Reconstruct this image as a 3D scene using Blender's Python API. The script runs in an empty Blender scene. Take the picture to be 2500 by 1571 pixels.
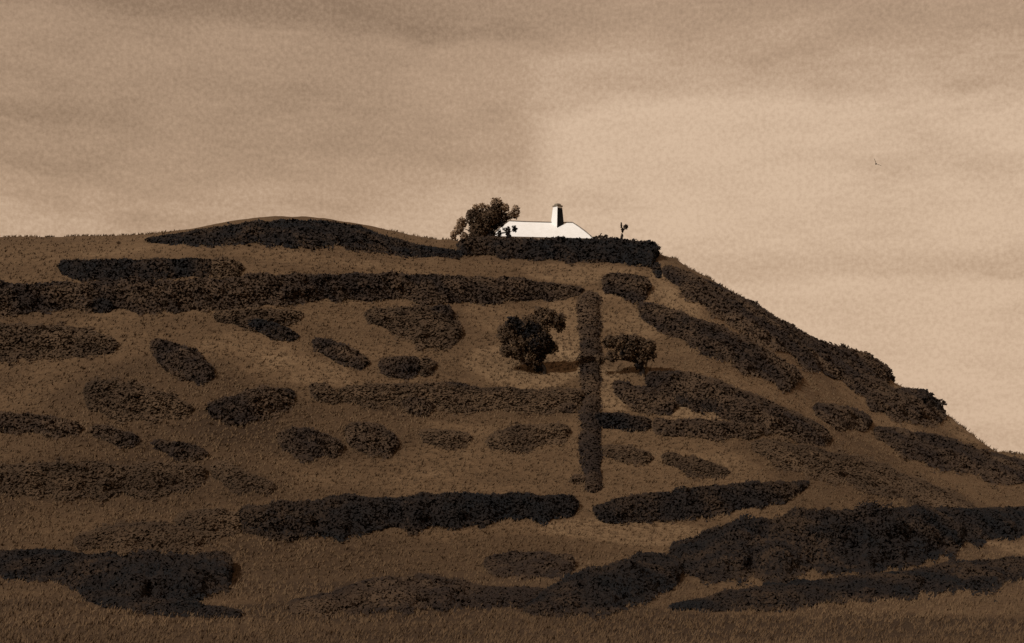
import bpy, math, random
import numpy as np
rng = np.random.default_rng(7); random.seed(7)
scn = bpy.context.scene; col = scn.collection
R = math.radians

# ------------------------------------------------------------------ camera constants
F = 1204/math.tan(R(20)); HOR = 1075.5; ZC = 7.0        # focal length and horizon in a 2408 px wide frame, eye height
cam = bpy.data.objects.new('camera', bpy.data.cameras.new('camera')); col.objects.link(cam)
cam.location = (0, 0, ZC); cam.rotation_euler = (R(90), 0, 0)
cam.data.sensor_width = 36; cam.data.lens = 18/math.tan(R(20)); cam.data.shift_y = 319/2408
cam.data.clip_end = 20000; scn.camera = cam

# ------------------------------------------------------------------ noise
_T = rng.random((256, 256))
def vnoise(x, y):
    xi = np.floor(x).astype(int); yi = np.floor(y).astype(int); fx = x-xi; fy = y-yi
    fx = fx*fx*(3-2*fx); fy = fy*fy*(3-2*fy)
    g = lambda a, b: _T[a & 255, b & 255]
    return (g(xi, yi)*(1-fx)+g(xi+1, yi)*fx)*(1-fy)+(g(xi, yi+1)*(1-fx)+g(xi+1, yi+1)*fx)*fy
def fbm(x, y, o=4):
    s = 0; a = .5
    for k in range(o): s = s+a*vnoise(x*2**k+17.3*k, y*2**k-9.1*k); a *= .5
    return s
def sst(a, b, x):
    t = np.clip((x-a)/(b-a), 0, 1); return t*t*(3-2*t)

# ------------------------------------------------------------------ terrain
YR = 190.0
RID = [(-2400, 640), (-1200, 590), (-300, 560), (115, 557), (250, 554), (350, 551), (450, 538), (550, 519), (640, 510), (750, 512), (850, 529),
       (930, 547), (1000, 561), (1080, 568), (1150, 582), (1250, 590), (1450, 592), (1550, 594), (1600, 618), (1700, 674), (1800, 733), (1900, 795),
       (2000, 835), (2060, 868), (2100, 898), (2140, 918), (2200, 962), (2250, 1012), (2300, 1046), (2408, 1074), (2700, 1110), (4200, 1180)]
_px = np.arange(-2400, 4300, 12.0)
_rx = (_px-1204)/F*YR; _tgt = ZC+(HOR-np.interp(_px, [p for p, q in RID], [q for p, q in RID]))/F*YR; _rz = _tgt.copy()
def shape(X, Y):
    zr = 0
    for d in (-2, -1, 0, 1, 2): zr = zr+np.interp(X+d*.9, _rx, _rz)
    zr = zr/5*(1-sst(150, 700, np.abs(X)))
    t = np.clip((Y-88)/(YR-88), 0, 1)
    S = .62*t*t*(3-2*t)+.38*t
    S = S**(1+1.3*sst(18, 60, X))                               # the right flank is hollowed
    return zr*S*(1-.93*sst(240, 900, Y))
_yy = np.arange(100, 216, 2.0)
for _ in range(12):                                              # settle the crest so that the skyline is the surveyed one
    _v = (_px > -900) & (_px < 2900)
    _s = ((shape(((_px[_v]-1204)/F)[:, None]*_yy, np.broadcast_to(_yy, (_v.sum(), len(_yy))))-ZC)/_yy).max(1)
    _rz[_v] += .7*((_tgt[_v]-ZC)-_s*YR)
    _rz = np.maximum(_rz, 0)
def terrain_full(X, Y):
    X = np.asarray(X, float); Y = np.asarray(Y, float)
    z = shape(X, Y)
    near = np.clip(5.3-.14*np.maximum(Y, -30), 0, 9)
    near = np.minimum(near, 5.3)*(1-sst(60, 400, np.abs(X)))*(1-sst(30, 250, -Y))
    z = z+near
    w = sst(40, 60, Y)
    z = z+w*(fbm(X/14+3, Y/14+8, 4)-.47)*1.1*(.35+.65*sst(60, 95, Y))*(1-.75*sst(165, 188, Y))
    z = z+w*(fbm(X/2.5, Y/2.5, 3)-.43)*.22
    return z
_hx = np.arange(-130, 130.1, .5); _hy = np.arange(28, 270.1, .5)
_HG = terrain_full(*np.meshgrid(_hx, _hy, indexing='ij'))
def terrain(X, Y):
    u = np.clip((np.asarray(X, float)+130)/.5, 0, len(_hx)-1.001); v = np.clip((np.asarray(Y, float)-28)/.5, 0, len(_hy)-1.001)
    i = u.astype(int); j = v.astype(int); u = u-i; v = v-j
    return (_HG[i, j]*(1-u)+_HG[i+1, j]*u)*(1-v)+(_HG[i, j+1]*(1-u)+_HG[i+1, j+1]*u)*v
_ys = np.arange(30, 262, .4)
def hit(px, py):
    px = np.atleast_1d(np.asarray(px, float)); py = np.atleast_1d(np.asarray(py, float))
    out = np.zeros((len(px), 3))
    for c in range(0, len(px), 3000):
        a = ((px[c:c+3000]-1204)/F)[:, None]; b = ((HOR-py[c:c+3000])/F)[:, None]
        d = terrain(a*_ys, np.broadcast_to(_ys, (len(a), len(_ys))))-(ZC+b*_ys)
        ok = d > 0; k = np.where(ok.any(1), ok.argmax(1), np.where(_ys[None, :] < 200, d, -99).argmax(1))
        k0 = np.maximum(k-1, 0); i = np.arange(len(a)); d0 = d[i, k0]; d1 = d[i, k]
        f = np.where((d1 > 0) & (d0 < 0), -d0/np.maximum(d1-d0, 1e-9), 1)
        y = _ys[k0]+f*(_ys[k]-_ys[k0]); x = a[:, 0]*y
        out[c:c+3000] = np.stack([x, y, terrain(x, y)], 1)
    return out

# ------------------------------------------------------------------ materials
def nd(nt, t, **kw):
    n = nt.nodes.new(t)
    for k, v in kw.items(): setattr(n, k, v)
    return n
def mat(name, rough=.9):
    m = bpy.data.materials.new(name); m.use_nodes = True; b = m.node_tree.nodes['Principled BSDF']
    b.inputs['Roughness'].default_value = rough; b.inputs['Specular IOR Level'].default_value = .15
    return m, m.node_tree, b
def c4(c): return (c[0], c[1], c[2], 1)
def ramp(nt, stops, fac):
    r = nd(nt, 'ShaderNodeValToRGB'); e = r.color_ramp.elements
    while len(e) < len(stops): e.new(.5)
    for k, (p, c) in enumerate(stops): e[k].position = p; e[k].color = c4(c)
    nt.links.new(fac, r.inputs[0]); return r.outputs[0]
def noise(nt, scale, detail=4, vec=None, rough=.55):
    n = nd(nt, 'ShaderNodeTexNoise'); n.inputs['Scale'].default_value = scale; n.inputs['Detail'].default_value = detail; n.inputs['Roughness'].default_value = rough
    if vec is not None: nt.links.new(vec, n.inputs['Vector'])
    return n.outputs[0]
def leafmat(name, dark, mid, light):
    m, nt, b = mat(name, .85)
    a = nd(nt, 'ShaderNodeAttribute', attribute_name='tint')
    nt.links.new(ramp(nt, [(0, dark), (.5, mid), (1, light)], a.outputs['Fac']), b.inputs['Base Color'])
    return m
M = {}
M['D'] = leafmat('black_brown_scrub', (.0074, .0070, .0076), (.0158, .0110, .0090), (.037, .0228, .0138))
M['M'] = leafmat('dark_brown_scrub', (.0205, .0135, .0104), (.0415, .0258, .0162), (.069, .043, .0252))
M['L'] = leafmat('brown_scrub', (.043, .0268, .0158), (.061, .0378, .0215), (.083, .052, .0295))
M['grass'] = leafmat('dry_grass', (.078, .047, .0245), (.112, .0685, .036), (.165, .106, .058))
M['leaf_out'] = leafmat('thin_brown_leaves', (.14, .095, .061), (.26, .177, .113), (.36, .25, .165))
def barkmat():
    m, nt, b = mat('bark', .95)
    g = nd(nt, 'ShaderNodeNewGeometry')
    nt.links.new(ramp(nt, [(.3, (.008, .0065, .006)), (.7, (.03, .021, .015))], noise(nt, 6, 5, g.outputs['Position'])), b.inputs['Base Color'])
    return m
M['bark'] = barkmat()
def limemat():
    m, nt, b = mat('limewash', .8)
    g = nd(nt, 'ShaderNodeNewGeometry')
    n = noise(nt, 1.3, 6, g.outputs['Position'])
    nt.links.new(ramp(nt, [(.25, (.80, .785, .75)), (.6, (.86, .85, .83))], n), b.inputs['Base Color'])
    bp = nd(nt, 'ShaderNodeBump'); bp.inputs['Strength'].default_value = .35; bp.inputs['Distance'].default_value = .06
    nt.links.new(noise(nt, 3.5, 6, g.outputs['Position']), bp.inputs['Height']); nt.links.new(bp.outputs[0], b.inputs['Normal'])
    return m
M['lime'] = limemat()
def plain(name, c1, c2, sc, rough=.85):
    m, nt, b = mat(name, rough); g = nd(nt, 'ShaderNodeNewGeometry')
    nt.links.new(ramp(nt, [(.3, c1), (.7, c2)], noise(nt, sc, 5, g.outputs['Position'])), b.inputs['Base Color']); return m
M['chimney_shade'] = plain('painted_shade', (.006, .007, .009), (.016, .016, .018), 5)  # near-black colour standing in for shade on the chimney's right face
M['tile'] = plain('grey_ridge_tile', (.10, .085, .07), (.24, .20, .165), 3)
M['clay'] = plain('grey_clay_cap', (.12, .10, .075), (.26, .22, .17), 4)
M['bird'] = plain('brown_feathers', (.02, .013, .009), (.04, .026, .018), 20)
def groundmat():
    m, nt, b = mat('dry_hill_turf', .95)
    g = nd(nt, 'ShaderNodeNewGeometry'); P = g.outputs['Position']
    mp = nd(nt, 'ShaderNodeMapping'); mp.inputs['Scale'].default_value = (.45, 1, 1.3); nt.links.new(P, mp.inputs[0])
    n1 = noise(nt, .16, 6, mp.outputs[0], .6); n2 = noise(nt, 1.5, 6, P, .65); n3 = noise(nt, 4.5, 3, P, .6)
    def mth(op, a, bb):
        k = nd(nt, 'ShaderNodeMath', operation=op)
        for i, v in enumerate((a, bb)):
            if isinstance(v, (int, float)): k.inputs[i].default_value = v
            else: nt.links.new(v, k.inputs[i])
        return k.outputs[0]
    at = nd(nt, 'ShaderNodeAttribute', attribute_name='pasture')
    f = mth('ADD', mth('MULTIPLY', n1, .42), mth('MULTIPLY', n2, .30)); f = mth('ADD', f, mth('MULTIPLY', n3, .28))
    f = mth('ADD', f, at.outputs['Fac'])
    nt.links.new(ramp(nt, [(.12, (.038, .0222, .0118)), (.40, (.076, .0455, .0235)), (.56, (.118, .0725, .038)), (.80, (.215, .142, .079))], f), b.inputs['Base Color'])
    bp = nd(nt, 'ShaderNodeBump'); bp.inputs['Strength'].default_value = .75; bp.inputs['Distance'].default_value = .22
    nt.links.new(mth('ADD', n2, n3), bp.inputs['Height']); nt.links.new(bp.outputs[0], b.inputs['Normal'])
    return m
M['ground'] = groundmat()

# ------------------------------------------------------------------ mesh helpers
def mesh_obj(name, V, Fc, material, parent=None, tint=None, smooth=False, vn=None):
    me = bpy.data.meshes.new(name); me.from_pydata([tuple(v) for v in np.asarray(V).tolist()], [], Fc); 
    if smooth: me.polygons.foreach_set('use_smooth', [True]*len(me.polygons))
    me.materials.append(material)
    if tint is not None:
        a = me.attributes.new('tint', 'FLOAT', 'POINT'); a.data.foreach_set('value', np.asarray(tint, np.float32))
    me.update()
    if vn is not None:
        me.polygons.foreach_set('use_smooth', [True]*len(me.polygons)); me.normals_split_custom_set_from_vertices(np.asarray(vn).tolist())
    o = bpy.data.objects.new(name, me); col.objects.link(o)
    if parent is not None: o.parent = parent
    return o
def tag(o, label=None, cat=None, group=None, kind=None):
    if label: o['label'] = label
    if cat: o['category'] = cat
    if group: o['group'] = group
    if kind: o['kind'] = kind
    return o
def empty(name, loc, rz=0):
    o = bpy.data.objects.new(name, None); col.objects.link(o); o.location = loc; o.rotation_euler = (0, 0, rz); o.empty_display_size = .3
    return o
def leaves(P, size, upbias=.5, aspect=1.7, out=None, soft=.6):
    """diamond-shaped leaf sprays at points P -> (verts, faces); leaves.n keeps the shading normals, bent towards the outside of the mass"""
    n = len(P); size = np.broadcast_to(size, (n,))
    N = rng.normal(size=(n, 3))+upbias*np.array([-.15, -.4, .9]); N /= np.linalg.norm(N, axis=1)[:, None]
    N[(N@np.array([-.3, -.6, .75])) < 0] *= -1
    A = rng.normal(size=(n, 3)); A -= (A*N).sum(1)[:, None]*N; A /= np.linalg.norm(A, axis=1)[:, None]
    B = np.cross(N, A); s = (size*(.6+.8*rng.random(n)))[:, None]
    V = np.stack([P-A*s*aspect*.5, P-B*s*.5+A*s*.1, P+A*s*aspect*.5, P+B*s*.5+A*s*.1], 1).reshape(-1, 3)
    if out is None: out = np.broadcast_to(np.array([0, -.3, .95]), (n, 3))
    q = N*(1-soft)+out*soft; q /= np.linalg.norm(q, axis=1)[:, None]; leaves.n = np.repeat(q, 4, 0)
    Fc = (np.arange(n)[:, None]*4+np.arange(4)).tolist()
    return V, Fc

# ------------------------------------------------------------------ ground sheet
def spaced(lo, hi, fine_lo, fine_hi, step, grow=1.22):
    a = list(np.arange(fine_lo, fine_hi+1e-6, step)); s = step; x = a[-1]
    while x < hi: s *= grow; x += s; a.append(min(x, hi))
    s = step; x = a[0]; b = []
    while x > lo: s *= grow; x -= s; b.append(max(x, lo))
    return np.array(b[::-1]+a)
gx = spaced(-7000, 7000, -95, 95, .5); gy = spaced(-3000, 9000, 36, 215, .5)
GX, GY = np.meshgrid(gx, gy, indexing='ij'); GZ = terrain_full(GX.ravel(), GY.ravel())
nx, ny = len(gx), len(gy)
V = np.stack([GX.ravel(), GY.ravel(), GZ], 1)
idx = np.arange(nx*ny).reshape(nx, ny)
Q = np.stack([idx[:-1, :-1], idx[1:, :-1], idx[1:, 1:], idx[:-1, 1:]], -1).reshape(-1, 4)
me = bpy.data.meshes.new('ground'); me.vertices.add(len(V)); me.vertices.foreach_set('co', V.astype(np.float32).ravel())
me.loops.add(Q.size); me.loops.foreach_set('vertex_index', Q.ravel().astype(np.int32))
me.polygons.add(len(Q)); me.polygons.foreach_set('loop_start', (np.arange(len(Q))*4).astype(np.int32))
me.polygons.foreach_set('use_smooth', np.ones(len(Q), bool)); me.update(calc_edges=True); me.validate()
# pasture kinds: lighter short turf (+) and darker rough ground (-), laid out on the land
PAST = [(1230, 860, 170, 60, .10), (1330, 780, 60, 80, .075), (1480, 740, 110, 60, .06), (1150, 745, 60, 40, .06), (1640, 960, 130, 40, .08), (1440, 930, 40, 60, .10),
        (1560, 1110, 260, 60, .05), (1500, 1255, 230, 30, .09), (1000, 1110, 350, 50, .03), (700, 880, 160, 60, .05), (560, 830, 120, 60, .04),
        (820, 625, 320, 22, .05), (1350, 640, 170, 22, .07), (300, 580, 200, 18, .04), (1750, 800, 120, 40, .05), (2050, 960, 120, 60, .07), (1590, 690, 60, 60, .1),
        (2180, 960, 90, 40, .08), (1850, 960, 150, 50, .04), (1900, 1370, 300, 22, .07), (2330, 1260, 60, 60, .08), (160, 1210, 120, 50, .04),
        (350, 960, 350, 110, -.07), (700, 1000, 300, 100, -.07), (1100, 960, 250, 45, -.06), (350, 1130, 350, 70, -.06), (750, 1330, 450, 90, -.05), (1300, 1290, 200, 30, -.05), (1950, 1110, 280, 60, -.05), (450, 1270, 280, 50, -.05), (900, 1400, 300, 60, -.07), (600, 1510, 2600, 105, -.13), (1200, 1330, 2200, 260, -.02), (450, 1180, 520, 260, -.035), (1300, 1420, 900, 80, -.03), (1900, 1480, 700, 30, -.08), (300, 1000, 420, 200, -.045), (150, 1150, 330, 110, -.03), (900, 1330, 900, 70, -.035), (2150, 1160, 330, 60, -.05), (2350, 1350, 200, 60, -.08), (30, 800, 130, 160, -.04), (-60, 1250, 160, 100, -.05)]
past = np.zeros(len(V))
for (px, py, rx, ry, w) in PAST:
    c = hit(px, py)[0]; u = hit(px, py-ry)[0]; l = hit(px, py+ry)[0]
    ax = rx/F*c[1]; ay = max((u[1]-l[1])/2, 2)
    wx = (fbm(V[:, 0]/7+px, V[:, 1]/9, 3)-.45)*.9
    d = np.sqrt(((V[:, 0]-c[0])/ax)**2+((V[:, 1]-(u[1]+l[1])/2)/ay)**2)+wx
    past += 1.7*w*(1-sst(.82, 1.0, d))
a = me.attributes.new('pasture', 'FLOAT', 'POINT'); a.data.foreach_set('value', past.astype(np.float32))
me.materials.append(M['ground'])
ground = bpy.data.objects.new('ground', me); col.objects.link(ground); tag(ground, kind='structure', label='dry brown hillside rising to a flat top and falling away to the right', cat='ground')

# ------------------------------------------------------------------ scrub and hedges
def strip(pts, hr, hs=1.0):
    P = np.array(pts, float)
    seg = np.r_[0, np.cumsum(np.hypot(np.diff(P[:, 0]), np.diff(P[:, 1])))]
    n = max(10, int(seg[-1]/7)); s = np.linspace(0, seg[-1], n)
    c = np.stack([np.interp(s, seg, P[:, k]) for k in range(3)], 1)
    k = max(1, n//14)                                            # soften the corners of the line
    for _ in range(2):
        pad = np.pad(c, ((k, k), (0, 0)), mode='reflect', reflect_type='odd')
        c = sum(pad[i:i+n] for i in range(2*k+1))/(2*k+1)
    c[:, 2] = np.maximum(c[:, 2], 3)
    hw = c[:, 2]*(1+.16*(fbm(s/60+P[0, 0], s*0+P[0, 1], 3)-.44)*2)
    e1 = 1+.42*(fbm(s/34+P[0, 0]*.7, s*0+P[0, 1]+3, 3)-.44)*2; e2 = 1+.42*(fbm(s/34+P[0, 0]*.7+40, s*0+P[0, 1]+90, 3)-.44)*2
    cap = c[[0, -1], 2]*.8
    e = np.minimum(s/cap[0], (seg[-1]-s)/cap[1]); e = np.clip(e, 0, 1); cf = np.sqrt(np.maximum(1-(1-e)**2, .004))
    T = np.gradient(c[:, :2], axis=0); T /= np.linalg.norm(T, axis=1)[:, None]
    N = np.stack([T[:, 1], -T[:, 0]], 1); N[N[:, 1] > .25] *= -1
    up = np.clip(-N[:, 1], 0, 1)
    m = 11; v = np.linspace(0, 1, m)
    lo = -hw*cf*e1; hi = hw*cf*(1-2*hr*up)*e2
    off = lo[:, None]+(hi-lo)[:, None]*v
    jx = (vnoise(s/16+5, s*0+P[0, 1])-.5)*.25*hw
    S = c[:, None, :2]+N[:, None, :]*(off+jx[:, None]*0)[:, :, None]
    G = hit(S[:, :, 0].ravel(), S[:, :, 1].ravel()).reshape(n, m, 3)
    prof = np.maximum(1-np.abs(2*v**1.3-1)**2.4, 0)**.62
    D = G[:, :, 1].mean(1)
    h = 2*hw*(hr*np.maximum(up, .55)+.10)/F*D*np.sqrt(cf)*hs
    lump = .60+.82*fbm(G[:, :, 0]*.9/np.maximum(D[:, None]/100, .5), G[:, :, 1]*.9, 3)
    H = h[:, None]*prof[None, :]*lump
    top = G.copy(); top[:, :, 2] += H-.12*(prof[None, :] < .05)
    return top, G, h, D, s, hw
def scrub(name, label, cat, group, pts, tone, hr=.3, hs=1.0, dens=1.0, run=(0, 0)):
    top, G, h, D, s, hw = strip(pts, hr, hs)
    n, m = top.shape[:2]
    V0 = top.reshape(-1, 3); id_ = np.arange(n*m).reshape(n, m)
    F0 = np.stack([id_[:-1, :-1], id_[1:, :-1], id_[1:, 1:], id_[:-1, 1:]], -1).reshape(-1, 4).tolist()
    t0 = .35+.3*(fbm(V0[:, 0]*.5, V0[:, 1]*.5+V0[:, 2], 3)-.45)
    area = (np.trapezoid(hw*2, s) if hasattr(np, 'trapezoid') else np.trapz(hw*2, s))/5.53          # in picture pixels, 1024 wide
    cnt = int(area*1.9*dens)+80
    i = rng.random(cnt)*(n-1.001); j = rng.random(cnt); j = np.where(rng.random(cnt) < .5, j, .5-.5*np.cos(math.pi*j))*(m-1.001); i0 = i.astype(int); j0 = j.astype(int); fi = (i-i0)[:, None]; fj = (j-j0)[:, None]
    P = (top[i0, j0]*(1-fi)+top[i0+1, j0]*fi)*(1-fj)+(top[i0, j0+1]*(1-fi)+top[i0+1, j0+1]*fi)*fj
    hh = h[i0]
    dd = D[i0]; size = .00165*dd
    P[:, 2] += (rng.random(cnt)-.35)*np.minimum(.22*hh, .35)
    P[:, :2] += rng.normal(size=(cnt, 2))*size[:, None]*.35
    ne = int(cnt*(.5 if tone == 'L' else .24)); spread = .62 if tone == 'L' else .36; ie = rng.random(ne)*(n-1.001); i0e = ie.astype(int); fe = (ie-i0e)[:, None]; sd = np.where(rng.random(ne) < .5, 0, m-1)
    inn = np.where(sd == 0, 2, m-3); E0 = G[i0e, sd]*(1-fe)+G[i0e+1, sd]*fe; I0 = G[i0e, inn]*(1-fe)+G[i0e+1, inn]*fe
    PE = E0+(E0-I0)*(np.abs(rng.normal(size=ne))*spread-.1)[:, None]*(.3+1.4*vnoise(ie/3.1, sd*1.0))[:, None]
    PE[:, 2] = terrain(PE[:, 0], PE[:, 1])+rng.random(ne)*np.minimum(.25*h[i0e], .3)
    P = np.vstack([P, PE]); size = np.r_[size, .0016*D[i0e]]; cnt += ne
    acr = G[:, -1]-G[:, 0]; acr[:, 2] = 0; acr /= np.maximum(np.linalg.norm(acr, axis=1), 1e-6)[:, None]
    oi = np.r_[i0, i0e]; oj = np.r_[2*j/(m-1)-1, np.zeros(ne)][:, None]
    out = acr[oi]*oj*.75+np.array([0, 0, 1.]); out /= np.linalg.norm(out, axis=1)[:, None]
    sf = .72 if tone == 'L' else .6
    ub = {'L': 2.6, 'M': 1.5, 'D': 1.0}[tone]; V1, F1 = leaves(P, size, ub, 1.7, out, sf); nv1 = leaves.n; rn = np.r_[i, ie]/n
    clump = fbm(P[:, 0]*.35+P[:, 2]*.2, P[:, 1]*.35, 3)
    t1 = np.clip(.46+2.4*(clump-.45)+.24*(rng.random(cnt)-.5)+run[0]*(1-rn)+run[1]*rn, 0, 1)
    # single bushes standing in the mass, each with its own lift and leaf tone
    rp = np.mean(h/D)*1407*.42; nbu = int(np.clip(area*.5/max(rp, 1.6)**2/3.1, 3, 260))
    ib = rng.random(nbu)*(n-1.001); jb = 1.5+rng.random(nbu)*(m-4.0); i0b = ib.astype(int); j0b = jb.astype(int)
    fb = (ib-i0b)[:, None]; C = top[i0b, j0b]*(1-fb)+top[i0b+1, j0b]*fb
    rb = np.clip(h[i0b]*(.22+.34*rng.random(nbu)), .12, 1.1); C[:, 2] -= rb*.35
    nl = np.clip((1.5*3.14*(rb/D[i0b]*1407)**2/2.7).astype(int), 6, 900); wh = np.repeat(np.arange(nbu), nl)
    u = rng.normal(size=(len(wh), 3)); u[:, 2] = np.abs(u[:, 2])*.9; u /= np.linalg.norm(u, axis=1)[:, None]
    rr_ = rb[wh]*(.8+.3*rng.random(len(wh)))*(.8+.4*vnoise(u[:, 0]*2+wh*3.7+30, u[:, 2]*2+u[:, 1]*2+30))
    PB = C[wh]+u*rr_[:, None]*np.array([1.25, 1.1, .95])
    ob = u+np.array([0, 0, .6]); ob /= np.linalg.norm(ob, axis=1)[:, None]
    V2, F2 = leaves(PB, .0016*D[i0b][wh], ub*.7, 1.7, ob, sf); nv1 = np.vstack([nv1, leaves.n]); V1 = np.vstack([V1, V2]); F1 = F1+(np.array(F2)+len(V1)-len(V2)).tolist()
    tb = .5+.5*(rng.random(nbu)-.5)
    cb = fbm(PB[:, 0]*.35+PB[:, 2]*.2, PB[:, 1]*.35, 3); rnb = ib[wh]/n
    t1 = np.r_[t1, np.clip(tb[wh]+1.7*(cb-.45)+.2*(rng.random(len(wh))-.5)+run[0]*(1-rnb)+run[1]*rnb, 0, 1)]
    V = np.vstack([V0, V1]); Fc = F0+(np.array(F1)+len(V0)).tolist(); tint = np.clip(np.r_[t0, np.repeat(t1, 4)], 0, 1)
    base = G[n//2, 0].copy(); base[2] -= .05
    o = mesh_obj(name, V-base, Fc, M[tone], tint=tint, vn=np.vstack([np.tile([0, -.3, .95], (len(V0), 1)), nv1])); o.location = base
    return tag(o, label, cat, group)
GP = 'scrub patches on the hillside'; GH = 'field hedges on the hill'; GF = 'scrub at the foot of the hill'
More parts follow.
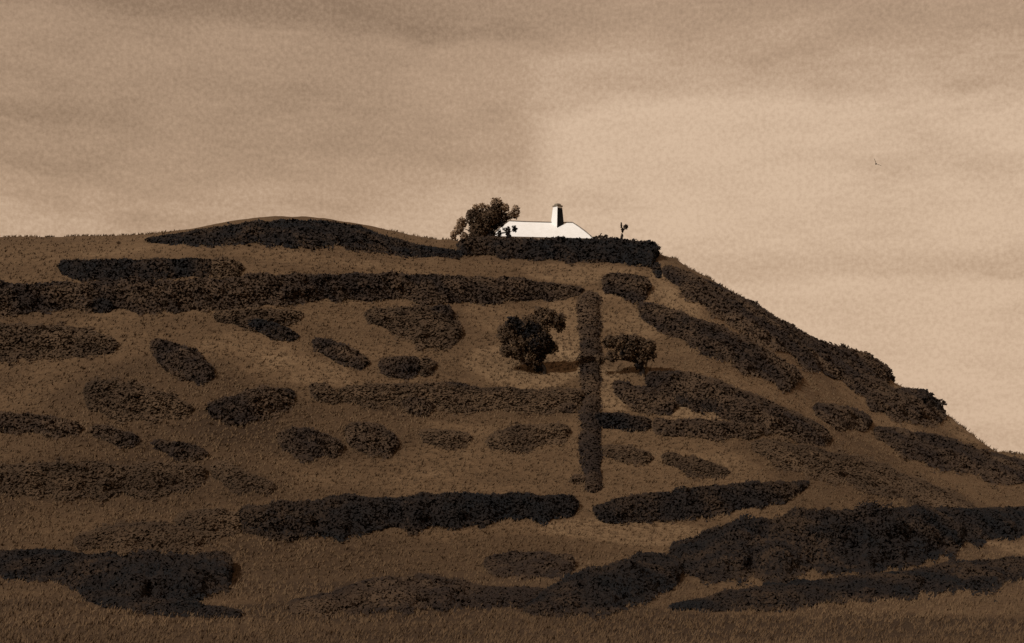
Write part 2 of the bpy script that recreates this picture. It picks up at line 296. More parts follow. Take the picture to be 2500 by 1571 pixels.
SC = [
 # hedges
 ('hedge', 'tall black-brown hedge with a level top in front of the white cottage', 'hedge', GH, [(1078, 582, 18), (1180, 583, 22), (1300, 587, 24), (1450, 592, 27), (1548, 597, 29)], 'D', .55, 1.0, 1.0, (.45, -.3)),
 ('hedge', 'short hedge stub hanging below the right end of the cottage hedge', 'hedge', GH, [(1541, 622, 9), (1547, 640, 8), (1549, 655, 4)], 'D', .3),
 ('hedge', 'long dark hedge sweeping from the left edge across the upper hill to the upright hedge', 'hedge', GH, [(-60, 702, 36), (110, 700, 36), (250, 696, 38), (400, 693, 36), (520, 692, 40), (600, 680, 33), (700, 671, 30), (900, 675, 32), (1100, 678, 32), (1250, 685, 28), (1320, 690, 19), (1368, 685, 9)], 'M', .38),
 ('hedge', 'straight narrow hedge running uphill between the two fields', 'hedge', GH, [(1384, 690, 22), (1386, 800, 22), (1390, 900, 22), (1390, 1000, 20), (1389, 1090, 20), (1394, 1135, 22), (1396, 1160, 15)], 'M', .3, 1.0, 1.0, (.55, -.75)),
 ('scrub_patch', 'tiny brown scrub knot touching the foot of the upright hedge on its left', 'scrub', GP, [(1345, 1128, 10), (1358, 1129, 13), (1374, 1128, 9)], 'M', .3),
 ('hedge', 'long black-brown hedge low on the hill left of the upright hedge', 'hedge', GH, [(560, 1225, 34), (650, 1220, 40), (750, 1212, 46), (900, 1203, 42), (1100, 1196, 38), (1300, 1190, 33), (1358, 1190, 22)], 'D', .38),
 ('hedge', 'dark hedge low on the hill right of the upright hedge, with a forked right end', 'hedge', GH, [(1398, 1202, 18), (1450, 1202, 31), (1600, 1187, 34), (1750, 1166, 33), (1840, 1158, 28), (1875, 1150, 14), (1898, 1137, 5)], 'D', .38),
 ('hedge', 'black hedge stretching right from the upright hedge across the right field', 'hedge', GH, [(1398, 992, 22), (1460, 992, 19), (1530, 998, 14)], 'D', .38),
 ('hedge', 'brown hedge continuing the black one toward the right slope', 'hedge', GH, [(1535, 1003, 20), (1640, 1008, 23), (1790, 1015, 19)], 'M', .38),
 # upper hill
 ('scrub_patch', 'black-brown scrub capping the rounded mound on the skyline', 'scrub', GP, [(345, 565, 5), (450, 560, 15), (560, 549, 28), (680, 543, 32), (780, 544, 32), (870, 562, 25), (940, 580, 18), (1000, 592, 11), (1050, 598, 11), (1088, 600, 9)], 'D', .22, .8),
 ('scrub_patch', 'dark scrub strip below the left end of the skyline mound', 'scrub', GP, [(140, 628, 15), (200, 633, 26), (300, 633, 24), (420, 631, 24), (500, 628, 19)], 'D', .33),
 ('scrub_patch', 'small brown scrub tip at the end of the strip below the mound', 'scrub', GP, [(495, 632, 22), (535, 632, 24), (568, 634, 16)], 'L', .3),
 ('scrub_patch', 'black scrub clump at the left edge in front of the long hedge', 'scrub', GP, [(138, 692, 16), (200, 707, 24), (268, 722, 15)], 'D', .3),
 ('scrub_patch', 'brown scrub just under the kink of the long hedge', 'scrub', GP, [(505, 742, 12), (580, 748, 22), (650, 744, 21), (710, 742, 10)], 'L', .3),
 ('scrub_patch', 'small black scrub streak slanting under the kink of the long hedge', 'scrub', GP, [(578, 758, 11), (640, 775, 20), (700, 794, 11)], 'D', .3),
 ('scrub_patch', 'dark slanting scrub clump high on the left field', 'scrub', GP, [(358, 808, 14), (400, 832, 30), (450, 858, 36), (500, 888, 20)], 'M', .25),
 ('scrub_patch', 'faint brown scrub at the left edge under the long hedge', 'scrub', GP, [(-60, 795, 35), (115, 797, 36), (200, 803, 34), (275, 814, 16)], 'L', .25),
 ('scrub_patch', 'dark slanting scrub clump left of the blunt one in the middle field', 'scrub', GP, [(738, 806, 16), (800, 827, 25), (866, 856, 14)], 'M', .3),
 ('scrub_patch', 'blunt dark scrub clump in the middle of the field', 'scrub', GP, [(892, 860, 19), (940, 863, 26), (988, 863, 24)], 'M', .3),
 ('scrub_patch', 'pale scrub tail right of the blunt dark clump', 'scrub', GP, [(985, 862, 24), (1022, 862, 20)], 'L', .25),
 ('scrub_patch', 'broad brown rough patch under the long hedge left of the field tree', 'scrub', GP, [(860, 742, 14), (930, 748, 30), (1000, 760, 46), (1085, 790, 24)], 'L', .2),
 ('scrub_patch', 'dark square scrub patch within the broad brown one under the long hedge', 'scrub', GP, [(1010, 742, 26), (1064, 742, 29)], 'M', .25),
 ('scrub_patch', 'square dark scrub patch under the right end of the cottage hedge', 'scrub', GP, [(1418, 664, 20), (1470, 674, 30), (1528, 680, 31)], 'M', .3),
 # left flank
 ('scrub_patch', 'large faint brown scrub patch on the left of the mid hill', 'scrub', GP, [(200, 925, 30), (280, 937, 44), (360, 947, 38), (450, 967, 14)], 'L', .22),
 ('scrub_patch', 'rounded dark scrub patch left of centre on the mid hill', 'scrub', GP, [(490, 965, 20), (540, 960, 36), (610, 955, 46), (690, 930, 18)], 'M', .25),
 ('scrub_patch', 'small brown scrub knot right of the rounded dark patch', 'scrub', GP, [(732, 912, 14), (765, 925, 22), (800, 945, 10)], 'L', .3),
 ('scrub_patch', 'long brown scrub band reaching the upright hedge from the left', 'scrub', GP, [(800, 925, 14), (900, 925, 24), (1000, 925, 28), (1120, 932, 26), (1230, 940, 24), (1370, 938, 24)], 'L', .25),
 ('scrub_patch', 'dark scrub streak along the top of the long brown band', 'scrub', GP, [(1042, 912, 14), (1090, 922, 20), (1150, 938, 16), (1222, 940, 14)], 'M', .3),
 ('scrub_patch', 'small black scrub clump below the dark streak of the brown band', 'scrub', GP, [(950, 950, 14), (985, 955, 22), (1018, 960, 14)], 'M', .3),
 ('scrub_patch', 'tiny dark scrub clump beside the upright hedge', 'scrub', GP, [(1318, 958, 11), (1352, 962, 11)], 'M', .3),
 ('scrub_patch', 'wide dark scrub patch, left of a pair below the mid hill', 'scrub', GP, [(655, 1030, 18), (720, 1038, 36), (805, 1058, 22)], 'M', .25),
 ('scrub_patch', 'rounded dark scrub patch, right of a pair below the mid hill', 'scrub', GP, [(815, 1015, 22), (875, 1030, 44), (935, 1050, 22)], 'M', .25),
 ('scrub_patch', 'boat-shaped brown scrub patch below the long brown band', 'scrub', GP, [(990, 1020, 11), (1045, 1032, 24), (1106, 1032, 11)], 'L', .25),
 ('scrub_patch', 'flat brown scrub patch beside the lower upright hedge', 'scrub', GP, [(1145, 1042, 16), (1210, 1028, 26), (1280, 1016, 21), (1338, 1016, 20)], 'L', .25),
 ('scrub_patch', 'small dark scrub clump on the left edge of the lower hill', 'scrub', GP, [(-50, 985, 22), (115, 998, 24), (190, 1010, 16)], 'M', .3),
 ('scrub_patch', 'dark slanting scrub clump, upper of two near the left edge', 'scrub', GP, [(215, 1010, 13), (270, 1025, 22), (325, 1040, 14)], 'M', .3),
 ('scrub_patch', 'dark slanting scrub clump, lower of two near the left edge', 'scrub', GP, [(360, 1045, 13), (425, 1060, 22), (485, 1070, 12)], 'M', .3),
 ('scrub_patch', 'broad brown scrub bank spreading along the lower left slope', 'scrub', GP, [(-60, 1120, 36), (95, 1120, 36), (180, 1124, 38), (300, 1128, 40), (430, 1122, 34), (480, 1112, 20)], 'L', .25),
 ('scrub_patch', 'brown scrub streak slanting down right of the lower left bank', 'scrub', GP, [(500, 1100, 14), (560, 1124, 26), (645, 1150, 14)], 'L', .28),
 # right field and flank
 ('scrub_patch', 'long black-brown scrub belt along the right skyline of the hill', 'scrub', GP, [(1562, 632, 10), (1620, 663, 27), (1700, 708, 34), (1800, 764, 36), (1900, 818, 38), (1980, 862, 36), (2050, 908, 28), (2105, 938, 18)], 'M', .2),
 ('scrub_patch', 'dark scrub spur poking out on the right skyline', 'scrub', GP, [(1900, 822, 14), (1980, 846, 20), (2050, 872, 22), (2098, 891, 12)], 'M', .45, 1.7),
 ('scrub_patch', 'long dark scrub belt running parallel below the skyline belt', 'scrub', GP, [(1505, 725, 20), (1570, 750, 34), (1680, 795, 36), (1780, 845, 36), (1880, 895, 28)], 'M', .25),
 ('scrub_patch', 'long dark scrub belt lowest of three on the right slope', 'scrub', GP, [(1520, 893, 22), (1600, 908, 36), (1720, 938, 40), (1830, 985, 38), (1950, 1035, 20)], 'M', .25),
 ('scrub_patch', 'black core of scrub within the lowest slope belt', 'scrub', GP, [(1590, 940, 14), (1720, 960, 20), (1850, 1000, 22), (1945, 1036, 12)], 'D', .3),
 ('scrub_patch', 'hooked dark scrub joining the lowest slope belt from the left', 'scrub', GP, [(1445, 905, 16), (1500, 932, 28), (1590, 958, 18)], 'M', .3),
 ('scrub_patch', 'dark scrub clump on the lower right slope between the belts', 'scrub', GP, [(1915, 962, 14), (1975, 978, 29), (2048, 998, 22)], 'M', .28),
 ('scrub_patch', 'craggy dark scrub on the right skyline below the spur', 'scrub', GP, [(2040, 945, 20), (2110, 948, 36), (2170, 952, 38), (2220, 985, 14)], 'M', .25),
 ('scrub_patch', 'black knot of scrub on the right skyline crag', 'scrub', GP, [(2135, 938, 16), (2175, 950, 24), (2218, 972, 14)], 'D', .45, 1.5),
 ('scrub_patch', 'large dark scrub bank at the right edge where the skyline ends', 'scrub', GP, [(2058, 1015, 14), (2120, 1036, 32), (2200, 1056, 36), (2300, 1088, 34), (2470, 1120, 30)], 'M', .25),
 ('scrub_patch', 'faint brown scrub streak right of the lower upright hedge', 'scrub', GP, [(1418, 1058, 14), (1475, 1066, 20), (1532, 1080, 14)], 'L', .28),
 ('scrub_patch', 'pointed brown scrub streak in the lower right field', 'scrub', GP, [(1560, 1076, 12), (1630, 1094, 22), (1712, 1112, 8)], 'L', .28),
 ('scrub_patch', 'long faint brown scrub sweeping down the lower right slope', 'scrub', GP, [(1770, 1045, 12), (1880, 1075, 32), (2050, 1115, 34), (2180, 1160, 28), (2290, 1205, 16)], 'L', .2),
 # foot of the hill
 ('scrub_patch', 'brown-hearted scrub tip at the left end of the low hedge', 'scrub', GF, [(415, 1226, 16), (480, 1226, 32), (570, 1228, 34)], 'L', .3),
 ('scrub_patch', 'low brown scrub swell above the black bottom left thicket', 'scrub', GF, [(175, 1278, 12), (250, 1260, 28), (350, 1258, 36), (480, 1268, 20)], 'L', .25),
 ('scrub_patch', 'large black thicket in the bottom left corner', 'scrub', GF, [(-80, 1320, 30), (115, 1325, 34), (200, 1345, 52), (350, 1357, 64), (480, 1352, 58), (545, 1335, 38)], 'D', .3),
 ('scrub_patch', 'black trailing scrub edge under the bottom left thicket', 'scrub', GF, [(190, 1395, 14), (300, 1418, 18), (430, 1432, 18), (570, 1445, 9)], 'D', .35),
 ('scrub_patch', 'wide dark brown scrub mound at the bottom centre', 'scrub', GF, [(680, 1430, 16), (800, 1414, 32), (920, 1395, 46), (1040, 1390, 42), (1150, 1404, 26), (1290, 1404, 22)], 'M', .3),
 ('scrub_patch', 'dark scrub tongue above the bottom centre mound', 'scrub', GF, [(1140, 1330, 22), (1230, 1326, 33), (1350, 1330, 26)], 'M', .33),
 ('scrub_patch', 'black scrub running down to the bottom edge beside the tongue', 'scrub', GF, [(1235, 1442, 14), (1320, 1405, 42), (1420, 1374, 58), (1530, 1345, 46), (1600, 1335, 30)], 'D', .33),
 ('scrub_patch', 'huge black thicket spread over the bottom right', 'scrub', GF, [(1575, 1312, 34), (1680, 1294, 62), (1820, 1278, 80), (1980, 1270, 82), (2130, 1262, 76), (2230, 1243, 50), (2330, 1228, 36), (2470, 1218, 30)], 'D', .33),
 ('scrub_patch', 'long black scrub strip under the huge bottom right thicket', 'scrub', GF, [(1575, 1432, 8), (1700, 1412, 24), (1900, 1392, 32), (2100, 1376, 32), (2200, 1360, 36), (2320, 1345, 34), (2480, 1335, 30)], 'D', .35),
]
for a in SC: scrub(*a)

# ------------------------------------------------------------------ trees
def tube(path, radii, k=8):
    P = np.array(path, float); n = len(P); V = []; Fc = []
    for i in range(n):
        t = P[min(i+1, n-1)]-P[max(i-1, 0)]; t /= np.linalg.norm(t)
        a = np.cross(t, (.3, 1, .2)); a /= np.linalg.norm(a); b = np.cross(t, a)
        for q in range(k):
            w = 2*math.pi*q/k; V.append(P[i]+(a*math.cos(w)+b*math.sin(w))*radii[i]*(1+.12*math.sin(3*w+i)))
    for i in range(n-1):
        for q in range(k): Fc.append((i*k+q, i*k+(q+1) % k, (i+1)*k+(q+1) % k, (i+1)*k+q))
    V.append(P[-1]); Fc += [((n-1)*k+q, (n-1)*k+(q+1) % k, n*k) for q in range(k)]
    return np.array(V), Fc
def join(parts):
    V = []; Fc = []; o = 0
    for v, f in parts:
        V.append(v); Fc += [tuple(i+o for i in x) for x in f]; o += len(v)
    return np.vstack(V), Fc
def crown(lobes, size, per, shell=.55):
    Ps = []; Os = []
    for (x, y, z, rx, ry, rz_, d) in lobes:
        n = int(per*rx*rz_*d); u = rng.normal(size=(n, 3)); u /= np.linalg.norm(u, axis=1)[:, None]
        r = (shell+(1-shell)*rng.random(n))**.6*(1+.10*(rng.random(n)-.5))
        bump = .82+.36*vnoise(u[:, 0]*2.2+x*3+40, u[:, 2]*2.2+u[:, 1]*1.7+z+40)
        Os.append(u+np.array([0, 0, .35])); Ps.append(np.array([x, y, z])+u*(r*bump)[:, None]*np.array([rx, ry, rz_]))
    P = np.vstack(Ps); O = np.vstack(Os); O /= np.linalg.norm(O, axis=1)[:, None]; V, Fc = leaves(P, size, .35, 1.7, O, .5); crown.n = leaves.n
    t = np.clip(.45+1.6*(fbm(P[:, 0]*.8+50, P[:, 2]*.8+P[:, 1]*.5+50, 3)-.45)+.35*(rng.random(len(P))-.5), 0, 1)
    return V, Fc, np.repeat(t, 4)
def limbs(root, tips, r0):
    out = []
    for t in tips:
        t = np.array(t, float); b = np.array(root, float); mid = b*.45+t*.55+np.array([rng.normal()*.15, rng.normal()*.15, .1])
        out.append(tube([b, b*.75+mid*.25, mid, t], [r0, r0*.8, r0*.5, r0*.15], 6))
    return join(out)
# -- the wind-shaped tree left of the cottage (units: metres; local x from 1140 px)
YT = 188.6; pm = F/YT
xT = (1140-1204)/F*YT; zT = float(terrain(xT, YT))
def loc_(px, py, dy=0): return ((px-1140)/pm, dy, ZC+(HOR-py)/pm-zT)
tr = tag(empty('wind_shaped_tree', (xT, YT, zT)), 'ragged dark brown tree growing against the left end of the white cottage', 'tree')
tip = [loc_(1085, 535, .3), loc_(1115, 505, -.4), loc_(1165, 488, .2), loc_(1195, 515, -.2), loc_(1205, 545, -.5)]
V, Fc = tube([(0, 0, -.3), (.05, 0, .5), (-.1, .05, 1.2), (.05, 0, 1.9)], [.34, .27, .23, .2]); mesh_obj('trunk', V, Fc, M['bark'], tr, smooth=True)
for q in tip:
    V, Fc = limbs((.05, 0, 1.0+.6*random.random()), [q], .15); mesh_obj('limb', V, Fc, M['bark'], tr, smooth=True)
def lob(px, py, r, d=1, ry=None, dy=0, rz_=None):
    x, y, z = loc_(px, py, dy); return (x, y, z, r/pm, (ry or r)/pm, (rz_ or r)/pm, d)
core = [lob(1122, 515, 26, 1.3), lob(1130, 545, 30, 1.3), lob(1150, 520, 30, 1.3), lob(1108, 504, 12, 1.2), lob(1165, 500, 20, 1.1), lob(1182, 512, 16, 1.1), lob(1120, 566, 22, 1.1), lob(1150, 555, 18, 1.1)]
V, Fc, t = crown([(x, y, z, a_*.93, b_, c_*.93, d_) for x, y, z, a_, b_, c_, d_ in core], .2, 620, .3); mesh_obj('crown', V, Fc, M['L'], tr, t, vn=crown.n)
outer = [lob(1119, 489, 9, 1), lob(1134, 486, 9, 1), lob(1146, 488, 7, 1), lob(1168, 479, 15, 1.1), lob(1187, 489, 11, 1), lob(1213, 499, 11, .8, rz_=16), lob(1087, 525, 13, 1), lob(1078, 541, 13, 1), lob(1067, 554, 8, 1, rz_=11), lob(1092, 558, 11, 1), lob(1201, 507, 10, 1)]
V, Fc, t = crown(outer, .17, 800, .3); mesh_obj('outer_foliage', V, Fc, M['leaf_out'], tr, t, vn=crown.n)
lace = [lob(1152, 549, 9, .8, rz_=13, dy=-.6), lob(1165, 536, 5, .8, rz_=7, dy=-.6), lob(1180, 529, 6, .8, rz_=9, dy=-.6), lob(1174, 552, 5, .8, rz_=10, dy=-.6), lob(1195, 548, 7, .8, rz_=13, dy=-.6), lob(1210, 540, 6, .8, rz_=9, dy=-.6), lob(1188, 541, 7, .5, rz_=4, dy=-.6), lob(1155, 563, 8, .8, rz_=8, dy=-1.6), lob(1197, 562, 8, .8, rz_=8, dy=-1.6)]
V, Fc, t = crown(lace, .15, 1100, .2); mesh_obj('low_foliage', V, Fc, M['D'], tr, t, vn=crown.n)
V, Fc = limbs((.3, -.2, .9), [loc_(1171, 545, -.55), loc_(1171, 520, -.55), loc_(1208, 545, -.6), loc_(1195, 560, -.6)], .06); mesh_obj('twig', V, Fc, M['bark'], tr)

# -- field trees
def field_tree(px, py, lobes, dark, name, label, stem):
    c = hit(px, py)[0]; k = F/c[1]
    o = tag(empty(name, c), label, 'tree')
    L = lambda x, y, dy=0: ((x-px)/k, dy, (py-y)/k)
    st = [L(*q) for q in stem]
    V, Fc = tube([(st[0][0], 0, -.25)]+st, [.30]+list(np.linspace(.26, .1, len(st)))); mesh_obj('trunk', V, Fc, M['bark'], o, smooth=True)
    for (x, y, r, d) in lobes[::2]:
        V, Fc = limbs(st[len(st)//2], [L(x, y)], .1); mesh_obj('limb', V, Fc, M['bark'], o, smooth=True)
    mk = lambda ls: [(*L(x, y, -.2), r/k, r/k*.8, r/k, d) for (x, y, r, d) in ls]
    V, Fc, t = crown(mk(lobes), .17, 460, .35); mesh_obj('crown', V, Fc, M['L'], o, t, vn=crown.n)
    if dark:
        ls = [(*L(x, y, -r/k*.55), r/k, r/k*.6, r/k, d) for (x, y, r, d) in dark]
        V, Fc, t = crown(ls, .17, 900, .3); mesh_obj('dense_foliage', V, Fc, M['D'], o, t, vn=crown.n)
    return o
field_tree(1279, 878, [(1195, 785, 28, 1.2), (1215, 815, 34, 1.1), (1240, 835, 28, 1), (1262, 800, 34, 1.1), (1285, 750, 26, 1.2), (1312, 755, 20, 1.2), (1245, 765, 26, 1.1), (1300, 820, 14, 1), (1268, 735, 14, 1), (1190, 825, 18, 1), (1255, 858, 16, .9), (1315, 770, 14, 1.1)],
           [(1207, 762, 18, 1.2), (1225, 772, 18, 1.2), (1252, 780, 24, 1.2), (1268, 805, 28, 1.2), (1285, 815, 20, 1.2), (1272, 840, 12, 1.1), (1265, 866, 10, 1.2)], 'field_tree',
           'round-headed dark tree on a crooked trunk in the pale field left of the upright hedge', [(1279, 866), (1270, 852), (1272, 832), (1262, 805)])
field_tree(1512, 882, [(1432, 805, 17, 1.2), (1458, 806, 22, 1.2), (1490, 808, 24, 1.2), (1520, 820, 24, 1.2), (1475, 832, 20, 1.2), (1440, 838, 16, 1.1), (1412, 845, 13, 1), (1508, 845, 18, 1.1), (1530, 836, 14, 1.1)],
           [(1470, 830, 14, 1), (1490, 812, 14, 1), (1503, 858, 10, 1.1)], 'field_tree', 'low spreading dark tree just right of the upright hedge', [(1511, 870), (1505, 852), (1495, 832)])
# -- young tree behind the hedge
YS = 191.5; xs = (1463-1204)/F*YS; zs = float(terrain(xs, YS)); k = F/YS
st = tag(empty('young_tree', (xs, YS, zs)), 'spindly sapling with a few leaves above the hedge right of the cottage', 'tree')
Ls = lambda x, y, dy=0: ((x-1463)/k, dy, ZC+(HOR-y)/k-zs)
V, Fc = tube([(0, 0, -.2), Ls(1462, 560), Ls(1463, 548), Ls(1462, 530)], [.05, .03, .022, .008], 6); mesh_obj('stem', V, Fc, M['bark'], st)
V, Fc = tube([Ls(1463, 552), Ls(1467, 543), Ls(1471, 536)], [.018, .014, .008], 5); mesh_obj('twig', V, Fc, M['bark'], st)
V, Fc, t = crown([(*Ls(1461, 530), .10, .1, .40, 1.6), (*Ls(1464, 541), .19, .18, .34, 1.3), (*Ls(1472, 534), .32, .28, .36, 1.3), (*Ls(1462, 557), .2, .18, .4, 1.0)], .11, 1600, .2); mesh_obj('foliage', V, Fc, M['D'], st, t, vn=crown.n)

# ------------------------------------------------------------------ cottage
YH = 199.0; xh = (1268-1204)/F*YH; zh = float(terrain(xh, YH)); kh = F/YH
wz = lambda py: ZC+(HOR-py)/kh-zh
ROT = R(9)
cot = tag(empty('cottage', (xh, YH, zh), ROT), 'long low whitewashed cottage with a hipped white roof on the hilltop behind the hedge', 'house')
HX, HY = 7.0, 2.7; eav = wz(566); rdg = wz(522); eo = .22
def box(x0, x1, y0, y1, z0, z1):
    v = np.array([(x, y, z) for x in (x0, x1) for y in (y0, y1) for z in (z0, z1)], float)
    return v, [(0, 1, 3, 2), (4, 6, 7, 5), (0, 4, 5, 1), (2, 3, 7, 6), (0, 2, 6, 4), (1, 5, 7, 3)]
V, Fc = box(-HX, HX, -HY, HY, -.6, eav); mesh_obj('wall', V, Fc, M['lime'], cot)
# hipped roof with a slightly sagging, hand-limed surface
rl, rr = -HX+2.6, HX-2.2
def roofpt(u, v):                                                # u along -1..1, v 0 eave .. 1 ridge, front slope
    x = (1-v)*(u*(HX+eo))+v*(rl+(rr-rl)*(u+1)/2)
    return x
NU, NV = 40, 9; V = []; Fc = []
for sgn in (-1, 1):
    o0 = len(V)
    for i in range(NU+1):
        for j in range(NV+1):
            u = -1+2*i/NU; v = j/NV; x = roofpt(u, v); y = sgn*(HY+eo)*(1-v)
            z = eav+.02+(rdg-eav)*v+(.10*math.sin(math.pi*v) if v < 1 else 0)-.12*math.cos(x*.3)*v*.6+.03*math.sin(x*1.7)*v*(1-v)
            V.append((x, y, z))
    for i in range(NU):
        for j in range(NV):
            a_ = o0+i*(NV+1)+j; Fc.append((a_, a_+NV+1, a_+NV+2, a_+1))
for sgn in (-1, 1):
    o0 = len(V); i = 0 if sgn < 0 else NU; u = sgn
    for j in range(NV+1):
        v = j/NV; x = roofpt(u, v)
        z = eav+.02+(rdg-eav)*v+(.10*math.sin(math.pi*v) if v < 1 else 0)-.12*math.cos(x*.3)*v*.6+.03*math.sin(x*1.7)*v*(1-v)
        V.append((x, -(HY+eo)*(1-v), z)); V.append((x, (HY+eo)*(1-v), z))
    for j in range(NV): Fc.append((o0+2*j, o0+2*j+1, o0+2*j+3, o0+2*j+2))
n0 = len(V); V += [(-HX-eo, -HY-eo, eav+.018), (HX+eo, -HY-eo, eav+.018), (HX+eo, HY+eo, eav+.018), (-HX-eo, HY+eo, eav+.018)]; Fc.append((n0, n0+3, n0+2, n0+1))
roof = mesh_obj('roof', np.array(V), Fc, M['lime'], cot, smooth=False)
def zr_(x): return rdg+.02-.12*math.cos(x*.3)*.6
xs_ = np.linspace(rl, rr, 16); V, Fc = tube([(x, 0, zr_(x)+.0) for x in xs_], [.1]*16, 8); mesh_obj('ridge_tiles', V, Fc, M['tile'], roof)
for sgn in (-1, 1):
    for u in (-1, 1):
        pth = []
        for j in range(NV+1):
            v = j/NV; x = roofpt(u, v)
            pth.append((x, sgn*(HY+eo)*(1-v), eav+.04+(rdg-eav)*v+(.10*math.sin(math.pi*v))-.12*math.cos(x*.3)*v*.6))
        V, Fc = tube(pth, [.085]*len(pth), 6); mesh_obj('hip_tiles', V, Fc, M['tile'], roof)
# diagonal tapered chimney stack: left face limed, right face's shade put in as a near-black panel
cx = (1310-1268)/kh/math.cos(ROT); cy = -.15
def frus(x, y, z0, z1, a0, a1, rot, lean=0):
    v = []
    for z, a_, l in ((z0, a0, 0), (z1, a1, lean)):
        for q in range(4): v.append((x+l+a_*math.cos(rot+q*math.pi/2), y+a_*math.sin(rot+q*math.pi/2), z))
    return np.array(v), [(0, 3, 2, 1), (4, 5, 6, 7)]+[(q, (q+1) % 4, 4+(q+1) % 4, 4+q) for q in range(4)]
chz0, chz1 = wz(540), wz(486)
chim = empty('chimney', (cx, cy, 0)); chim.parent = cot; chim.rotation_euler = (0, 0, -ROT)
V, Fc = frus(0, 0, chz0, chz1, 1.03, .64, R(-90-4), .06); mesh_obj('stack', V, Fc, M['lime'], chim)
s_ = V
q = 0                                                            # shade-coloured panel stands 25 mm proud of the right-hand face
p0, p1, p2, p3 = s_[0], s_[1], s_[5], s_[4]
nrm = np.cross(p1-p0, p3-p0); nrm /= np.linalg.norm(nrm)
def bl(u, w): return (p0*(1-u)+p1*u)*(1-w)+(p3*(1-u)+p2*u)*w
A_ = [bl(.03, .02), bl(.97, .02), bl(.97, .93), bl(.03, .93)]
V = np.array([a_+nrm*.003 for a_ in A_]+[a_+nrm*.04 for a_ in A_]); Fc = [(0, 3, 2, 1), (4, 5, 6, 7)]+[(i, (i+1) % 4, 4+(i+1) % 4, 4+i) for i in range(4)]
mesh_obj('shade_panel', V, Fc, M['chimney_shade'], chim)
V1 = frus(.06, 0, chz1-.02, chz1+.16, .74, .74, R(-94)); V2 = frus(.06, 0, chz1+.155, chz1+.42, .58, .40, R(-94)); V, Fc = join([V1, V2]); mesh_obj('chimney_cap', V, Fc, M['clay'], chim)

# ------------------------------------------------------------------ bird in the sky
Yb = 120.0; kb = F/Yb
b = tag(empty('bird', ((2060-1204)/kb, Yb, ZC+(HOR-386)/kb), R(70)), 'tiny dark bird flying high in the right of the sky', 'bird')
b.rotation_euler = (R(48), R(-12), R(70))
V, Fc = tube([(-.26, 0, .0), (-.17, 0, .0), (-.08, 0, .0), (.05, 0, .0), (.13, 0, .015), (.18, 0, .03), (.23, 0, .02), (.28, 0, .01)], [.05, .028, .05, .062, .045, .036, .02, .003], 8); mesh_obj('body', V, Fc, M['bird'], b, smooth=True)
for sg in (-1, 1):
    pts = [(.10, .03, .02), (.12, .17, .10), (.03, .36, .17), (-.08, .44, .20), (-.06, .30, .15), (-.07, .16, .09), (-.08, .03, .02)]
    up_ = np.array([(x, sg*y, z+.012) for x, y, z in pts]); dn = up_-(0, 0, .02); n_ = len(pts)
    Fc = [tuple(range(n_)), tuple(range(2*n_-1, n_-1, -1))]+[(i, (i+1) % n_, n_+(i+1) % n_, n_+i) for i in range(n_)]
    mesh_obj('wing', np.vstack([up_, dn]), Fc, M['bird'], b)

# ------------------------------------------------------------------ grass
NG = 70000
gpx = rng.uniform(-500, 2900, NG*2); gpy = rng.uniform(540, 1600, NG*2)
xx = (gpx-1204)/F; P = hit(gpx, gpy)
keep = (P[:, 1] < 196) & (P[:, 1] > 34) & (P[:, 1]*(HOR-gpy)/F+ZC < P[:, 2]+.6)
P = P[keep][:NG]
nb = 3; P = np.repeat(P, nb, 0); n = len(P); P[:, :2] += rng.normal(size=(n, 2))*.07
ht = (.10+.13*rng.random(n))*(.8+P[:, 1]/260); wd = .00042*P[:, 1]+.006
an = rng.random(n)*2*math.pi; dx = np.stack([np.cos(an), np.sin(an), 0*an], 1)*wd[:, None]
lean = rng.normal(size=(n, 3))*.45; lean[:, 0] += .35; lean[:, 2] = 1; tipp = P+lean*ht[:, None]
nrm_ = np.cross(2*dx, tipp-P+dx); flip = (nrm_@np.array([-.3, -1, .6])) < 0; dx[flip] *= -1
V = np.stack([P-dx-(0, 0, .03), P+dx-(0, 0, .03), tipp], 1).reshape(-1, 3); Fc = (np.arange(n)[:, None]*3+np.arange(3)).tolist()
pt = fbm(P[:, 0]*.12+9, P[:, 1]*.2+4, 3)
t = np.clip(.40+.9*(pt-.45)+.45*(rng.random(n)-.5), 0, 1)
g = mesh_obj('grass', V, Fc, M['grass'], tint=np.repeat(t, 3), smooth=True)
gn = rng.normal(size=(n, 3))*.16+np.array([0, -.22, 1]); gn /= np.linalg.norm(gn, axis=1)[:, None]
g.data.normals_split_custom_set_from_vertices(np.repeat(gn, 3, 0).tolist()); tag(g, 'short dry brown grass over the hillside', 'grass', kind='stuff')

# ------------------------------------------------------------------ sky and sun
SUN_EL, SUN_AZ = R(42), R(-52)                                    # azimuth of the sun seen from the hill: behind the camera's left shoulder
w = bpy.data.worlds.new('World'); scn.world = w; w.use_nodes = True; nt = w.node_tree
bg = nt.nodes['Background']; bg.inputs['Strength'].default_value = .1
def mth(op, *a):
    k = nd(nt, 'ShaderNodeMath', operation=op)
    for i, v in enumerate(a):
        if isinstance(v, (int, float)): k.inputs[i].default_value = v
        else: nt.links.new(v, k.inputs[i])
    return k.outputs[0]
def ss(a_, b_, x):
    k = nd(nt, 'ShaderNodeMapRange', interpolation_type='SMOOTHSTEP'); k.inputs['From Min'].default_value = a_; k.inputs['From Max'].default_value = b_
    nt.links.new(x, k.inputs['Value']); return k.outputs[0]
tc = nd(nt, 'ShaderNodeTexCoord'); sep = nd(nt, 'ShaderNodeSeparateXYZ'); nt.links.new(tc.outputs['Generated'], sep.inputs[0])
az = mth('ARCTAN2', sep.outputs[0], sep.outputs[1]); el = mth('ARCSINE', sep.outputs[2])
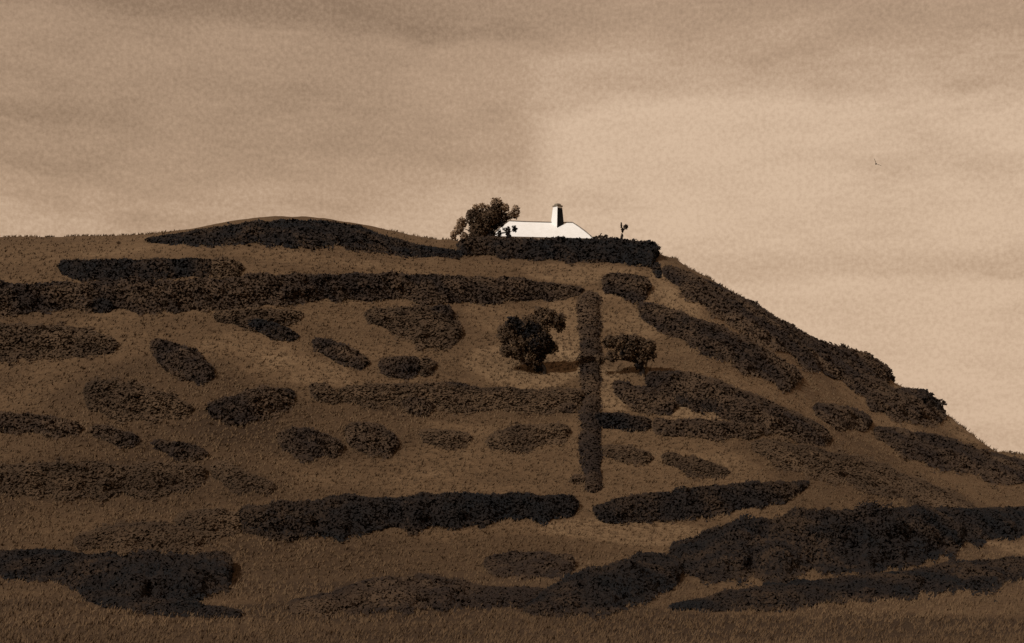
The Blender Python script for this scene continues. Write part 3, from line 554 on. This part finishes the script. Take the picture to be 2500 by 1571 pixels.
cv = nd(nt, 'ShaderNodeCombineXYZ'); nt.links.new(az, cv.inputs[0]); nt.links.new(mth('MULTIPLY', el, 3.2), cv.inputs[1])
nz = noise(nt, 5.0, 5, cv.outputs[0], .55); nz2 = noise(nt, 14.0, 6, cv.outputs[0], .6)
cv2 = nd(nt, 'ShaderNodeCombineXYZ'); nt.links.new(az, cv2.inputs[0]); nt.links.new(el, cv2.inputs[1])
nf = noise(nt, 330.0, 3, cv2.outputs[0], .7)
wa = mth('ADD', mth('MULTIPLY', mth('SUBTRACT', nz2, .5), .05), mth('MULTIPLY', mth('SUBTRACT', nz, .5), .06)); wb = mth('MULTIPLY', mth('SUBTRACT', nz, .5), .15)
azw = mth('ADD', az, wa); elw = mth('ADD', el, mth('MULTIPLY', wb, .55))
left = mth('MULTIPLY', ss(.040, .002, azw), ss(.15, .215, elw))             # big bank on the left with a clear edge
leftlow = mth('MULTIPLY', ss(.05, -.15, azw), .22)
band = ss(.234, .258, elw); band2 = ss(.262, .305, elw)                    # stratus across the top
low = mth('MULTIPLY', mth('MULTIPLY', ss(.115, .128, elw), ss(.150, .134, elw)), ss(.05, .16, az))
wisp = ss(.50, .72, nz)
top = mth('ADD', mth('MULTIPLY', band, .27), mth('MULTIPLY', band2, .27))
d = mth('ADD', mth('MAXIMUM', mth('MULTIPLY', left, .37), top), leftlow)
d = mth('ADD', d, mth('MULTIPLY', mth('MULTIPLY', band2, left), .06)); d = mth('ADD', d, mth('MULTIPLY', low, .16))
d = mth('ADD', d, mth('MULTIPLY', wisp, .20)); d = mth('ADD', d, .085); d = mth('ADD', d, mth('MULTIPLY', mth('SUBTRACT', nf, .5), .75)); d = mth('ADD', d, mth('MULTIPLY', mth('SUBTRACT', nz2, .5), .42))
cl = ramp(nt, [(0, (7.0, 5.05, 3.52)), (.5, (4.75, 3.2, 2.1)), (1, (2.75, 1.76, 1.09))], d)
sky = nd(nt, 'ShaderNodeTexSky', sky_type='NISHITA', sun_disc=False, sun_elevation=SUN_EL, sun_rotation=math.pi+SUN_AZ*-1)
sky.dust_density = 8; sky.air_density = 2
mx = nd(nt, 'ShaderNodeMix', data_type='RGBA'); mx.inputs[0].default_value = .94
nt.links.new(sky.outputs[0], mx.inputs[6]); nt.links.new(cl, mx.inputs[7]); nt.links.new(mx.outputs[2], bg.inputs[0])
sl = bpy.data.lights.new('sun', 'SUN'); sl.energy = 3.0; sl.angle = R(.55); sl.color = (1, .965, .91)
so = bpy.data.objects.new('sun', sl); col.objects.link(so)
# light travels towards +x (right), +y (away) and down
dirv = np.array([math.sin(-SUN_AZ)*math.cos(SUN_EL), math.cos(SUN_AZ)*math.cos(SUN_EL), -math.sin(SUN_EL)])
from mathutils import Vector
so.rotation_euler = Vector(dirv).to_track_quat('-Z', 'Y').to_euler()
scn.view_settings.view_transform = 'Standard'; scn.view_settings.look = 'None'; scn.view_settings.exposure = 0; scn.view_settings.gamma = 1
